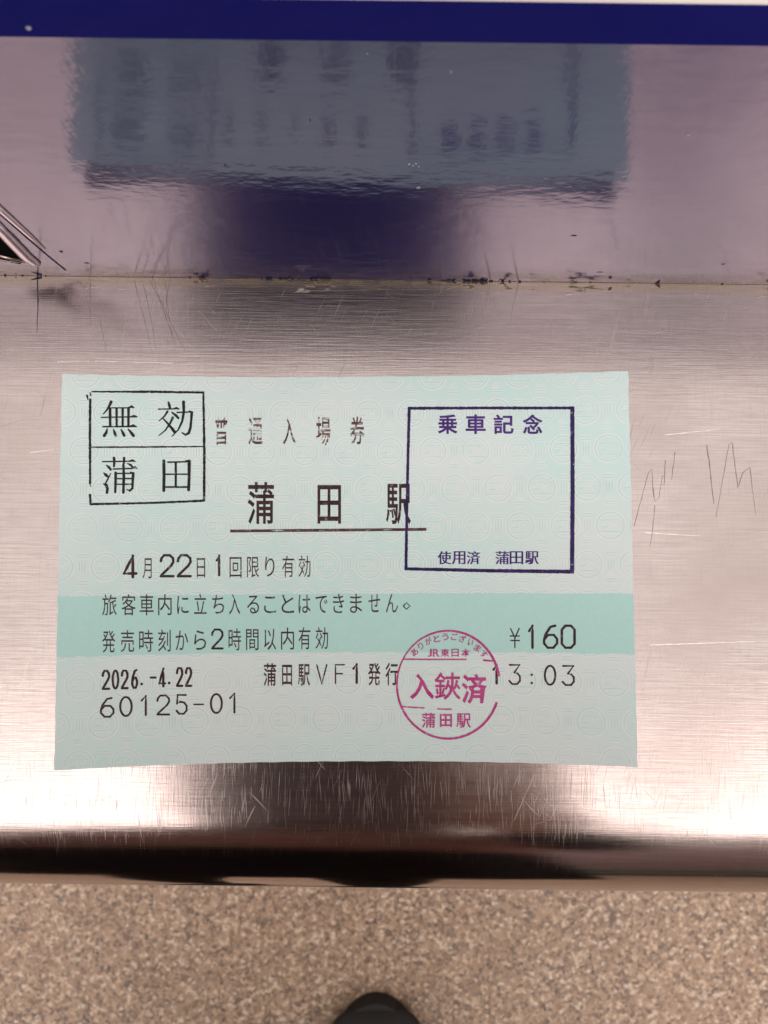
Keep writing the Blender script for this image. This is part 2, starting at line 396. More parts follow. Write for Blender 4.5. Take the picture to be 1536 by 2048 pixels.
# ------------------------------------------------------------------ the ticket
TW, TH, TX, TY, TA, ET, EB = 41.83, 28.76, -5.485, -3.543, 0.01729, 2.95, 3.75      # millimetres, radians
ticket = empty('admission_ticket', (TX * MM, TY * MM, 0.00012), TA)
tag(ticket, 'mint green paper station ticket with printed characters and ink stamps, lying on steel', 'ticket')
def lift(u, v):
    s_, t = abs(u / TW), v / TH
    return (ET * (1 + t) / 2 + EB * (1 - t) / 2) * s_ ** 2.2
def surf(u, v, off=0.0):         # ticket millimetres -> local metres
    du = 0.05; dv = 0.05
    nx = -(lift(u + du, v) - lift(u - du, v)) / (2 * du); ny = -(lift(u, v + dv) - lift(u, v - dv)) / (2 * dv)
    l = math.sqrt(nx * nx + ny * ny + 1)
    return Vector(((u + nx / l * off) * MM, (v + ny / l * off) * MM, (lift(u, v) + off / l) * MM))
CI = CAMM.inverted(); TM = Matrix.Translation((TX * MM, TY * MM, 0.00032)) @ Matrix.Rotation(TA, 4, 'Z')
def t2px(u, v):
    q = CI @ (TM @ surf(u, v)); return (768 + F * q.x / -q.z, 1024 - F * q.y / -q.z)
def mm(px, py):                  # where on the printed ticket a detail measured in the photograph lies
    u, v = (px - 695) / 13.5, (1140 - py) / 13.5
    for _ in range(4):
        a, b_ = t2px(u, v); a1, b1 = t2px(u + .1, v); a2, b2 = t2px(u, v + .1)
        j11, j21, j12, j22 = (a1 - a) / .1, (b1 - b_) / .1, (a2 - a) / .1, (b2 - b_) / .1
        D = j11 * j22 - j12 * j21; ex, ey = px - a, py - b_
        u += (ex * j22 - ey * j12) / D; v += (j11 * ey - j21 * ex) / D
    return (u, v)
# paper
NX, NY = 84, 40
b = bmesh.new(); uvl = None
grid = {}
for side, off in ((0, 0.20), (1, 0.0)):
    for i in range(NX + 1):
        for j in range(NY + 1):
            u = -TW + 2 * TW * i / NX; v = -TH + 2 * TH * j / NY
            # cut edges waver by a few hundredths of a millimetre
            if i in (0, NX): u += .05 * math.sin(v * 1.9) + .03 * math.sin(v * 5.1)
            if j in (0, NY): v += .03 * math.sin(u * 1.3)
            grid[side, i, j] = b.verts.new(surf(u, v, off))
for i in range(NX):
    for j in range(NY):
        b.faces.new((grid[0, i, j], grid[0, i + 1, j], grid[0, i + 1, j + 1], grid[0, i, j + 1]))
        b.faces.new((grid[1, i, j], grid[1, i, j + 1], grid[1, i + 1, j + 1], grid[1, i + 1, j]))
for i in range(NX):
    b.faces.new((grid[0, i, 0], grid[1, i, 0], grid[1, i + 1, 0], grid[0, i + 1, 0])); b.faces.new((grid[0, i, NY], grid[0, i + 1, NY], grid[1, i + 1, NY], grid[1, i, NY]))
for j in range(NY):
    b.faces.new((grid[0, 0, j], grid[0, 0, j + 1], grid[1, 0, j + 1], grid[1, 0, j])); b.faces.new((grid[0, NX, j], grid[1, NX, j], grid[1, NX, j + 1], grid[0, NX, j + 1]))
def paper_color(m):
    """printed tint of the ticket paper: mint, a teal band, paler worn clouds"""
    sp = m.node('ShaderNodeSeparateXYZ', {0: m.tc}); Yc = sp.outputs['Y']
    wob = m.noise(m.mapping(scale=(300, 300, 300)), 1, 2)
    Yw = m.math('ADD', Yc, m.math('MULTIPLY', m.math('SUBTRACT', wob, .5), .0005))
    yt = mm(690, 1187)[1] * MM; yb = mm(690, 1305)[1] * MM
    band = m.math('MULTIPLY', m.step(Yw, yt + .0001, yt - .0001), m.step(Yw, yb - .0001, yb + .0001))
    fade = m.noise(m.mapping(scale=(26, 38, 30), loc=(.6, .2, 0)), 1, 3)
    base = m.mix(m.step(fade, .38, .62), (0.69, 0.895, 0.845, 1), (0.82, 0.90, 0.87, 1))
    bandc = m.mix(m.noise(m.mapping(scale=(1200, 1200, 1200)), 1, 2), (0.50, 0.81, 0.745, 1), (0.58, 0.86, 0.79, 1))
    c = m.mix(band, base, bandc)
    fib = m.noise(m.mapping(scale=(1900, 1900, 1900)), 1, 3, .6)
    return m.mix(m.math('MULTIPLY', m.step(fib, .3, .7), .08), c, (0.45, 0.58, 0.55, 1)), fib
def paper_mat():
    m = Mat('mint_ticket_paper').set(Roughness=.62, Specular_IOR_Level=.25)
    c, fib = paper_color(m)
    m.to(c, 'Base Color'); m.to(m.bump(fib, .000006), 'Normal')
    return m.m
paper = obj('paper_sheet', b, paper_mat(), ticket, True)
paper.modifiers.new('edge', 'EDGE_SPLIT').split_angle = R(40)
INK_OFF = 0.225

def ink_mat(name, c0, c1, wear, hole_scale=900.0, th=.30, hx=1.0, hy=1.0, rough=.5):
    m = Mat(name).set(Roughness=rough, Specular_IOR_Level=.3)
    n = m.noise(m.mapping(scale=(500, 500, 500)), 1, 3)
    ink = m.mix(m.step(n, .35, .65), c0, c1)
    h = m.noise(m.mapping(scale=(hole_scale * hx, hole_scale * hy, hole_scale)), 1, 3, .6)
    a = m.step(h, th, th + .10)
    a = m.math('ADD', m.math('MULTIPLY', a, wear), 1.0 - wear)
    m.to(m.mix(a, paper_color(m)[0], ink), 'Base Color')      # worn ink lets the paper tint show
    return m.m
BLACKINK = ink_mat('black_stamp_ink', (0.004, 0.003, 0.006, 1), (0.014, 0.008, 0.014, 1), .3, 1200, .30)
BROWNINK = ink_mat('dark_thermal_print', (0.028, 0.006, 0.010, 1), (0.06, 0.018, 0.022, 1), .25, 1500, .30)
THININK = ink_mat('light_thermal_print', (0.045, 0.014, 0.018, 1), (0.095, 0.04, 0.042, 1), .45, 1700, .30)
FADEINK = ink_mat('broken_thermal_print', (0.07, 0.014, 0.018, 1), (0.22, 0.10, 0.085, 1), .85, 900, .38, .5, 2.2)
PURPLE = ink_mat('violet_stamp_ink', (0.035, 0.006, 0.13, 1), (0.10, 0.025, 0.24, 1), .04, 1500, .30)
PURPLED = ink_mat('deep_violet_stamp_ink', (0.014, 0.002, 0.06, 1), (0.045, 0.008, 0.13, 1), .5, 1500, .26)
PINK = ink_mat('magenta_stamp_ink', (0.52, 0.035, 0.21, 1), (0.58, 0.09, 0.29, 1), .40, 1300, .29)
WHITEINK = ink_mat('pale_security_print', (0.90, 0.93, 0.91, 1), (0.92, 0.94, 0.92, 1), .55, 260, .40, rough=.6)
TEALINK = ink_mat('faint_teal_security_print', (0.52, 0.80, 0.74, 1), (0.60, 0.84, 0.78, 1), .5, 230, .42, rough=.6)

class Ink:
    """thin printed layer lying on the ticket; everything is given in ticket millimetres"""
    def __init__(s, off=INK_OFF): s.b = bmesh.new(); s.base = off; s.off = off; s.n = 0
    def up(s): s.n += 1; s.off = s.base + (s.n % 37) * .00025
    def zf(s, u, v): return surf(u, v, s.off)
    def stroke(s, pts, ws, step=.8, jit=0.0, wj=0.0):
        if not isinstance(ws, (list, tuple)): ws = [ws] * len(pts)
        P, W = densify(pts, list(ws), step)
        if jit: P = [(p[0] + rnd.uniform(-jit, jit), p[1] + rnd.uniform(-jit, jit)) for p in P]
        if wj: W = [w_ * rnd.uniform(1 - wj, 1 + wj) for w_ in W]
        stroke_geo(s.b, P, W, s.zf)
        s.up()                    # strokes that cross never share a plane
    def disc(s, u, v, r, n=10):
        s.b.faces.new([s.b.verts.new(s.zf(u + r * math.cos(2 * math.pi * k / n), v + r * math.sin(2 * math.pi * k / n))) for k in range(n)])
    def round_stroke(s, pts, ws, **k):
        s.stroke(pts, ws, **k)
        if not isinstance(ws, (list, tuple)): ws = [ws] * len(pts)
        for i in range(len(pts)):
            s.disc(pts[i][0], pts[i][1], ws[i] / 2); s.up()
    def polys(s, verts, faces):
        vs = [s.b.verts.new(s.zf(*p)) for p in verts]
        for f in faces:
            try: s.b.faces.new([vs[i] for i in f])
            except ValueError: pass
    def done(s, name, mat, parent, label=None):
        bmesh.ops.recalc_face_normals(s.b, faces=s.b.faces[:])
        for f in s.b.faces:
            if f.normal.z < 0: f.normal_flip()
        o = obj(name, s.b, mat, parent)
        if label: o['label'] = label
        return o

# glyph outlines from Blender's built-in font
GLY = {}
def load_glyphs(items):
    tmp = []
    for ch, off in items:
        c = bpy.data.curves.new('glyph', 'FONT'); c.body = ch; c.size = 1; c.offset = off; c.resolution_u = 3
        o = bpy.data.objects.new('glyph', c); COL.objects.link(o); tmp.append((ch, off, o))
    bpy.context.view_layer.update(); dg = bpy.context.evaluated_depsgraph_get()
    for ch, off, o in tmp:
        ev = o.evaluated_get(dg); me = ev.to_mesh()
        GLY[ch, off] = ([(v.co.x, v.co.y) for v in me.vertices], [tuple(p.vertices) for p in me.polygons])
        ev.to_mesh_clear(); c = o.data; bpy.data.objects.remove(o); bpy.data.curves.remove(c)
TOP, BOT = 0.84, -0.08
def glyph(ink, ch, off, x0, x1, y0, y1, rot=0.0, full=False):
    """fit a character into the photograph rectangle it fills (x from its own outline, y by the em box)"""
    V, Fc = GLY[ch, off]
    a, b_ = min(v[0] for v in V), max(v[0] for v in V)
    t, bo = (TOP, BOT) if not full else (max(v[1] for v in V), min(v[1] for v in V))
    cx, cy = (x0 + x1) / 2, (y0 + y1) / 2; c, s_ = math.cos(rot), math.sin(rot)
    cu, cv = mm(cx, cy); ux, uy = mm(cx + 20, cy); vx, vy = mm(cx, cy + 20)
    ku, kv = (ux - cu) / 20, (vy - cv) / 20; su, sv = (uy - cv) / 20, (vx - cu) / 20
    P = []
    for x, y_ in V:
        dx = (x - a) / (b_ - a) * (x1 - x0) - (x1 - x0) / 2; dy = (t - y_) / (t - bo) * (y1 - y0) - (y1 - y0) / 2
        dx, dy = c * dx - s_ * dy, s_ * dx + c * dy
        P.append((cu + dx * ku + dy * sv, cv + dx * su + dy * kv))
    ink.polys(P, Fc)

KANJI = {0.0: '旅客車内に立ち入ることはできません発売時刻から時間以内有効月日回限り有効蒲田駅発行普通入場券JR東日本ありがとうございますVF¥'}
items = {(c, 0.0) for c in KANJI[0.0]} | {(c, 0.012) for c in '蒲田駅入鋏済普通場券ありがとうございますJR東日本'} | {(c, 0.022) for c in '乗車記念使用済蒲田駅入鋏JR東日本'} 
items |= {(c, .012) for c in '発行'}
items |= {(c, 0.0) for c in '使用済鋏入'}
load_glyphs(sorted(items))

# stroke digits, unit box, y up
def arc(cx, cy, rx, ry, a0, a1, n=10):
    return [(cx + rx * math.cos(R(a0 + (a1 - a0) * i / n)), cy + ry * math.sin(R(a0 + (a1 - a0) * i / n))) for i in range(n + 1)]
DIG = {
 '0': [arc(.5, .5, .5, .5, 90, 450, 20)],
 'O': [[(.28, 1), (.72, 1), (1, .82), (1, .18), (.72, 0), (.28, 0), (0, .18), (0, .82), (.28, 1)]],
 '1': [[(0, .76), (.75, 1), (.75, 0)]],
 '2': [[(0, .72), (.03, .84), (.25, 1), (.72, 1), (.97, .86), (1, .68), (.82, .5), (.06, .06), (.0, 0), (1, 0)]],
 '3': [[(.05, 1), (.95, 1), (.48, .60), (.78, .56), (1, .40), (1, .17), (.75, 0), (.27, 0), (0, .17)]],
 '4': [[(.72, 0), (.72, 1), (0, .17), (1, .17)]],
 '5': [[(.92, 1), (.1, 1), (.04, .54), (.35, .64), (.75, .6), (1, .42), (1, .18), (.72, 0), (.25, 0), (0, .16)]],
 '6': [[(.85, 1), (.5, .95), (.12, .62), (0, .35), (.0, .2), (.28, 0), (.72, 0), (1, .2), (1, .4), (.75, .58), (.3, .58), (.02, .38)]],
 'V': [[(0, 1), (.5, 0), (1, 1)]], 'F': [[(1, 1), (.08, 1), (.08, 0)], [(.08, .52), (.8, .52)]],
 '-': [[(0, .5), (1, .5)]], '.': [[(.5, .5), (.51, .5)]],
}
def digit(ink, ch, x0, x1, y0, y1, w, jit=0):
    hw = w / 2
    k = 1 / 13.5
    for pl in DIG[ch]:
        pts = [mm(x0 + hw + x * (x1 - x0 - w), y1 - hw - y_ * (y1 - y0 - w)) for x, y_ in pl]
        ink.round_stroke(pts, w * k, jit=jit)

printing = Ink(); thin = Ink(INK_OFF + .001)
# faint security print: rings with a monogram, bars and small triangles
sec = Ink(.2125); sec2 = Ink(.2022)
def ringpts(u, v, r, n=26): return [(u + r * math.cos(2 * math.pi * k / n), v + r * math.sin(2 * math.pi * k / n)) for k in range(n + 1)]
du, dv = 6.45, 5.70
u00, v00 = mm(566, 979); BAND0, BAND1 = mm(690, 1190)[1], mm(690, 1303)[1]
for rI in range(-7, 9):
    v0 = v00 + rI * dv; sh = 0 if rI % 2 == 0 else du / 2
    for cI in range(-8, 9):
        u0 = u00 + sh + cI * du
        if not (-TW - 1 < u0 < TW + 1 and -TH - 1 < v0 < TH + 1): continue
        def inside(pts): return all(abs(p[0]) < TW - .1 and abs(p[1]) < TH - .1 and not (BAND1 < p[1] < BAND0) for p in pts)
        def seg(ink, pts, w_):
            run = []
            for p in pts:
                if inside([p]): run.append(p)
                else:
                    if len(run) > 1: ink.stroke(run, w_, step=3)
                    run = []
            if len(run) > 1: ink.stroke(run, w_, step=3)
        seg(sec, ringpts(u0, v0, 2.15), .17); seg(sec, ringpts(u0, v0, 1.72), .13); seg(sec2, ringpts(u0, v0, 1.93), .10)
        for (a, b_, c, d) in ((-1.2, .95, 1.2, .95), (-1.5, -.75, 1.5, -.75), (-1.1, -1.15, 1.1, -1.15), (-.15, .7, -.15, -.35), (-.15, -.35, -.6, -.5), (.25, .68, .25, -.5), (.25, .68, .85, .68), (.85, .68, .95, .35), (.95, .35, .3, .15), (.5, .15, 1.0, -.5), (-.9, .45, -.4, .45), (-1.45, .1, -.5, .1)):
            seg(sec, [(u0 + a, v0 + b_), (u0 + c, v0 + d)], .12)
        for (a, b_, c, d) in ((-1.2, .80, 1.2, .80), (-1.5, -.9, 1.5, -.9), (.4, .52, .75, .52), (-1.1, -.2, -.4, -.2)):
            seg(sec2, [(u0 + a, v0 + b_), (u0 + c, v0 + d)], .10)
        um = u0 + du / 2
        for k in (-.6, -.2, .2, .6): seg(sec, [(um + k, v0 - .75), (um + k, v0 + .75)], .13)
        for k in (-.4, 0, .4): seg(sec2, [(um + k, v0 - .7), (um + k, v0 + .7)], .10)
        for k in (1.15, 1.55, 1.95): seg(sec, [(um - .75, v0 + k), (um + .75, v0 + k)], .13)
        for k in (1.35, 1.75): seg(sec2, [(um - .7, v0 + k), (um + .7, v0 + k)], .10)
        seg(sec, [(um - .6, v0 - 1.6), (um, v0 - 1.0), (um + .6, v0 - 1.6), (um - .6, v0 - 1.6)], .13)
        for k in (-1.95, -2.35, -2.75): seg(sec, [(um - .75, v0 + k), (um + .75, v0 + k)], .13)
        for k in (-2.15, -2.55): seg(sec2, [(um - .7, v0 + k), (um + .7, v0 + k)], .10)
sec.done('security_print', WHITEINK, ticket); sec2.done('security_print', TEALINK, ticket)

def row(name, text, spans, y0, y1, y0r=None, mat=None, off=0.0, label=None):
    ink = Ink()
    for i, (ch, sp) in enumerate(zip(text, spans)):
        sh = 0 if y0r is None else (y0r - y0) * (sp[0] - spans[0][0]) / (spans[-1][0] - spans[0][0])
        glyph(ink, ch, off, sp[0], sp[1], y0 + sh, y1 + sh)
    return ink.done(name, mat or THININK, ticket, label)
row('printed_line', '普通入場券', [(429, 456), (497, 525), (566, 591), (632, 661), (700, 729)], 834, 889, mat=FADEINK, off=0.012, label='broken small print heading between the two stamps')
row('printed_line', '蒲田駅', [(495, 548), (635, 682), (772, 822)], 965, 1047, mat=BROWNINK, off=0.012, label='large printed station name with a line below')
ul = Ink()
for dy, w_ in ((-1.7, 2.2), (1.9, 2.2)):
    ul.stroke([mm(460 + (853 - 460) * t / 12, 1062 - 3.4 * t / 12 + dy) for t in range(13)], w_ / 13.5, wj=.12)
ul.done('underline', THININK, ticket); ul = Ink(INK_OFF - .003); ul.stroke([mm(460, 1062), mm(853, 1058.6)], 2.2 / 13.5)
ul.done('underline', FADEINK, ticket)
row('printed_line', '月日回限り有効', [(285, 303), (393.5, 410), (459, 483), (494, 518), (530, 549), (564, 588), (597, 621)], 1114, 1157, 1111, THININK, .0, 'printed date and single use line')
row('printed_line', '旅客車内に立ち入ることはできません', [(204, 233), (243, 271), (279, 307), (316, 343), (354, 377), (388, 413), (424, 448), (458, 480), (494, 518), (528, 552), (563, 588), (597, 621), (631, 655), (666, 688), (700, 724), (737, 760), (772, 796)], 1189, 1231, 1185)
row('printed_line', '発売時刻から時間以内有効', [(204, 230), (241, 268), (278, 306), (316, 341), (351, 376), (388, 412), (457, 482), (492, 517), (528, 552), (562, 588), (597, 621), (631, 656)], 1261, 1305, 1254)
row('printed_line', '蒲田駅発行', [(527, 552), (564, 584), (596, 620), (736, 761), (771, 796)], 1327, 1371, 1326, THININK, .012)
yen = Ink()
for pl in ([(1021, 1256), (1030, 1276), (1030, 1296)], [(1039, 1256), (1030, 1276)], [(1020, 1272), (1040, 1272)], [(1020, 1281), (1040, 1281)]):
    yen.stroke([mm(*p) for p in pl], 2.6 / 13.5)
yen.stroke([mm(806.5, 1212), mm(813, 1205.5), mm(820, 1212), mm(813, 1218.5), mm(806.5, 1212)], 2.6 / 13.5)
yen.done('printed_sign', THININK, ticket)
d1 = Ink(INK_OFF + .004)
for ch, x0, x1, y0, y1, w_ in (
    ('4', 245, 275, 1109, 1157, 5.5), ('2', 319, 349, 1108, 1155, 5.2), ('2', 353, 383.5, 1108, 1155, 5.2), ('1', 431, 442, 1109, 1153, 4.6), ('2', 422, 447, 1257, 1299, 4.2)):
    digit(d1, ch, x0, x1, y0, y1, w_)
d1.done('printed_figures', BROWNINK, ticket)
d1 = Ink(INK_OFF + .004)
for ch, x0, x1, y0, y1, w_ in (
    ('2', 203, 220, 1339.5, 1380, 4.6), ('0', 223, 238, 1339, 1379, 4.2), ('2', 241, 257, 1339, 1378.5, 4.6), ('6', 262, 276, 1338, 1378, 4.6), ('.', 280, 286, 1365, 1371, 5.5), ('-', 299, 313, 1352, 1358, 4.4),
    ('4', 316, 332, 1335, 1375, 4.6), ('.', 335, 341, 1363, 1369, 5.5), ('2', 351.5, 366.5, 1334, 1374, 4.6), ('2', 369.5, 384.5, 1334, 1374, 4.6)):
    digit(d1, ch, x0, x1, y0, y1, w_, .02)
d1.done('printed_figures', BROWNINK, ticket, 'printed issue date in narrow bold figures')
d1 = Ink(INK_OFF + .004)
for ch, x0, x1, y0, y1, w_ in (
    ('6', 199.5, 228.5, 1394, 1435.5, 4), ('0', 238, 265, 1392, 1434, 4), ('1', 281, 296, 1390, 1432, 4), ('2', 312.5, 340, 1389, 1431, 4), ('5', 351, 375, 1388, 1429.5, 4), ('-', 386.5, 408, 1406.5, 1411, 3),
    ('0', 419.5, 445.5, 1386, 1428, 4), ('1', 458, 473.5, 1385, 1427, 4)):
    digit(d1, ch, x0, x1, y0, y1, w_)
d1.done('printed_figures', BROWNINK, ticket, 'printed serial number in widely spaced figures')
d1 = Ink(INK_OFF + .004)
digit(d1, '1', 704.5, 718, 1326, 1368, 4.8)
for ch, x0, x1, y0, y1, w_ in (('1', 985, 998, 1328, 1369, 5), ('3', 1017, 1042, 1328, 1370, 3.8), ('.', 1060.5, 1067, 1346.5, 1352.5, 5), ('.', 1060.5, 1067, 1363, 1369, 5), ('0', 1088, 1113, 1329.5, 1371.5, 4), ('3', 1123.5, 1150, 1330, 1372, 4)):
    digit(d1, ch, x0, x1, y0, y1, w_)
d1.done('printed_figures', BROWNINK, ticket, 'printed time of issue')
d1 = Ink(INK_OFF + .004)
for ch, x0, x1 in (('1', 1056, 1070), ('6', 1086, 1117), ('O', 1121.5, 1152)): digit(d1, ch, x0, x1, 1249, 1298, 5)
d1.done('printed_figures', BROWNINK, ticket, 'printed price in tall figures')
d1 = Ink(INK_OFF + .004)
digit(d1, 'V', 632, 655, 1328, 1369, 3); digit(d1, 'F', 668, 690, 1328, 1368, 3)
d1.done('printed_letters', THININK, ticket)

# black two-cell stamp
st = Ink(INK_OFF + .012)
k = 1 / 13.5
def fr(ink, pts, ws, wj=.16, jit=.018): ink.stroke([mm(*p) for p in pts], [w_ * k for w_ in (ws if isinstance(ws, (list, tuple)) else [ws] * len(pts))], step=.25, jit=jit, wj=wj)
fr(st, [(183, 783.5), (300, 783.5), (406, 785)], [3, 5, 4.2]); fr(st, [(406.5, 783), (408.5, 900), (408, 1003)], [4, 5.2, 5])
fr(st, [(180, 797), (179.5, 870), (180, 968)], [4.6, 5, 4]); fr(st, [(179.5, 988), (181, 1010)], [5, 4]); fr(st, [(180, 1008.5), (300, 1006), (409, 1001.5)], [4.5, 4, 4.6])
fr(st, [(182, 894.5), (300, 894), (407, 893)], [3, 3.4, 2.6]); fr(st, [(173, 790), (176, 800)], [4, 3], .5); fr(st, [(180, 785), (181, 792)], [2, 3], .5)
fr(st, [(178, 965), (182, 974)], [1.5, 1], .5)
st.done('stamp_frame', BLACKINK, ticket, 'black rubber stamp frame of two cells')
st = Ink(INK_OFF + .012)
def z1(x, y_): return mm(100 + x / 3.84, 720 + y_ / 3.84)
BR = [
 [(468, 322, 20), (455, 352, 15), (430, 392, 9), (408, 415, 5)], [(475, 368, 7), (600, 368, 7)], [(600, 366, 7), (626, 358, 18), (642, 365, 8)],
 [(393, 441, 7), (620, 437, 7)], [(615, 437, 7), (645, 432, 18), (668, 437, 6)], [(405, 513, 9), (615, 511, 9)], [(610, 511, 9), (638, 505, 20), (662, 512, 7)],
 [(460, 372, 17), (461, 510, 16)], [(510, 372, 14), (511, 510, 13)], [(557, 372, 14), (557, 510, 13)], [(602, 372, 16), (601, 510, 15)],
 [(438, 530, 7), (430, 560, 18), (415, 582, 20)], [(487, 535, 7), (496, 562, 18), (503, 582, 16)], [(545, 535, 7), (560, 562, 18), (569, 582, 16)], [(600, 532, 7), (625, 562, 20), (640, 583, 20)],
 # 効
 [(908, 323, 8), (915, 345, 17), (922, 374, 14)], [(833, 378, 8), (950, 376, 7)], [(945, 376, 7), (970, 370, 17), (990, 377, 7)],
 [(902, 395, 14), (880, 430, 10), (838, 468, 5)], [(935, 402, 7), (965, 425, 17), (985, 447, 14)],
 [(942, 442, 16), (920, 490, 12), (885, 540, 8), (836, 580, 4)], [(868, 450, 7), (905, 490, 13), (935, 525, 18), (958, 555, 20)],
 [(975, 403, 8), (1075, 400, 8)], [(1070, 392, 8), (1088, 403, 20), (1085, 450, 15), (1078, 520, 16), (1065, 562, 18), (1040, 575, 16), (1012, 558, 5)],
 [(1025, 322, 20), (1027, 400, 17), (1015, 470, 14), (985, 535, 9), (935, 588, 4)],
 # 蒲
 [(402, 781, 7), (610, 778, 8)], [(605, 778, 8), (632, 772, 17), (652, 779, 6)], [(490, 752, 16), (493, 785, 15), (490, 818, 11)], [(568, 752, 16), (566, 790, 15), (560, 815, 12)],
 [(432, 808, 6), (452, 825, 18), (465, 842, 15)], [(412, 868, 6), (430, 885, 20), (442, 896, 12)], [(465, 872, 4), (445, 910, 9), (420, 958, 8)], [(412, 952, 8), (432, 962, 20), (440, 990, 18), (436, 1020, 16)],
 [(485, 838, 8), (630, 833, 8)], [(625, 832, 8), (650, 824, 18), (668, 834, 6)], [(595, 795, 6), (620, 808, 16), (632, 822, 10)],
 [(563, 800, 13), (566, 900, 17), (562, 1018, 17)], [(503, 866, 16), (502, 940, 15), (500, 1015, 14)], [(508, 872, 8), (625, 870, 8)], [(618, 862, 8), (638, 872, 20), (634, 930, 15), (632, 985, 16), (612, 1004, 14), (590, 995, 5)],
 [(508, 912, 8), (626, 911, 8)], [(508, 955, 8), (626, 954, 8)],
 # 田
 [(873, 775, 20), (875, 890, 19), (873, 1003, 20)], [(905, 785, 9), (1050, 782, 9)], [(1045, 775, 10), (1068, 778, 24), (1068, 890, 19), (1064, 998, 20)], [(885, 878, 8), (1055, 877, 8)], [(885, 976, 11), (1055, 976, 11)], [(965, 790, 15), (965, 970, 13)],
]
for brs in BR:
    st.round_stroke([z1(x, y_) for x, y_, _ in brs], [(w_ * 1.0 + 3.2) / 3.84 * k for _, _, w_ in brs], step=.3, wj=.05)
st.done('stamp_characters', BLACKINK, ticket, 'black brush style characters of the two cell stamp')

# violet commemorative stamp (frame and writing only)
st = Ink(INK_OFF + .030)
fr(st, [(816, 816.5), (980, 816), (1147, 816)], [6, 5.8, 6]); fr(st, [(1145, 814), (1145.5, 980), (1144.5, 1147)], [8, 8, 8], .08)
fr(st, [(818.5, 814), (814.5, 980), (812, 1140)], [6, 5.4, 6], .08); fr(st, [(809, 1137.5), (980, 1141.5), (1148, 1143.5)], [6, 7, 7.5], .1)
st.done('stamp_frame', PURPLED, ticket, 'violet square stamp frame')
st = Ink(INK_OFF + .030)
for ch, cx in zip('乗車記念', (895.5, 951.5, 1007.5, 1065.5)): glyph(st, ch, .022, cx - 20, cx + 20, 829, 868, full=True)
st.done('stamp_characters', PURPLE, ticket, 'violet characters along the top of the square stamp')
st = Ink(INK_OFF + .030)
for ch, cx in zip('使用済蒲田駅', (889, 917.5, 947, 1004.5, 1033, 1064)): [glyph(st, ch, 0.0, cx - 13 + q_, cx + 13 + q_, 1102.5, 1128.5, full=True) or st.up() for q_ in (-.5, .1, .7)]
st.done('stamp_characters', PURPLE, ticket, 'violet characters along the foot of the square stamp')

# magenta round stamp
st = Ink(INK_OFF + .030)
def z7(x, y_): return mm(740 + x / 5.12, 1220 + y_ / 5.12)
CX, CY, RX, RY = 802, 765, 526, 552
def ringarc(a0, a1, w0, w1, n=60):
    pts = [z7(CX + RX * math.cos(R(a0 + (a1 - a0) * i / n)), CY - RY * math.sin(R(a0 + (a1 - a0) * i / n))) for i in range(n + 1)]
    st.stroke(pts, [(w0 + (w1 - w0) * i / n) / 5.12 * k for i in range(n + 1)], step=.5, jit=.01, wj=.10)
ringarc(9, 60, 26, 24); ringarc(60, 145, 25, 15); ringarc(145, 215, 15, 24); ringarc(215, 341, 22, 24)
for a, b_, c, d, w_ in ((345, 503, 990, 506, 14), (1160, 513, 1285, 522, 18), (325, 988, 560, 1002, 14), (690, 1012, 838, 1016, 14)):
    st.stroke([z7(a, b_), z7((a + c) / 2, (b_ + d) / 2 + 2), z7(c, d)], w_ / 5.12 * k, step=.3, jit=.01, wj=.14)
st.done('stamp_frame', PINK, ticket, 'magenta round stamp ring with a gap on its right')
st = Ink(INK_OFF + .040)
def g7(ch, off, x0, x1, y0, y1, rot=0, full=True): glyph(st, ch, off, 740 + x0 / 5.12, 740 + x1 / 5.12, 1220 + y0 / 5.12, 1220 + y1 / 5.12, rot, full)
g7('入', .022, 408, 655, 650, 915); [g7('鋏', 0.0, 665 + q_, 925 + q_, 640 + r_, 915 + r_) or st.up() for q_, r_ in ((-3, 0), (3, 0), (0, -3), (0, 3), (0, 0))]; g7('済', .022, 940, 1198, 655, 960)
g7('蒲', .012, 530, 668, 1052, 1205); g7('田', .022, 716, 840, 1065, 1198); g7('駅', .012, 885, 1035, 1058, 1208)
for ch, x0, x1 in (('J', 590, 635), ('R', 645, 712), ('東', 725, 812), ('日', 835, 910), ('本', 935, 1028)): g7(ch, .012, x0, x1, 398, 478)
st.done('stamp_characters', PINK, ticket, 'magenta characters inside the round stamp')
st = Ink(INK_OFF + .040)
for ch, x, y_ in (('あ', 455, 432), ('り', 520, 370), ('が', 597, 318), ('と', 683, 293), ('う', 772, 275), ('ご', 865, 272), ('ざ', 948, 296), ('い', 1030, 332), ('ま', 1103, 390), ('す', 1168, 452)):
    s_ = 34 if ch not in 'りい' else 26
    g7(ch, .012, x - s_, x + s_, y_ - 36, y_ + 36, math.atan2(x - CX, (CY - y_) * 1.2))
st.done('stamp_characters', PINK, ticket, 'magenta syllables curved along the top of the round stamp')

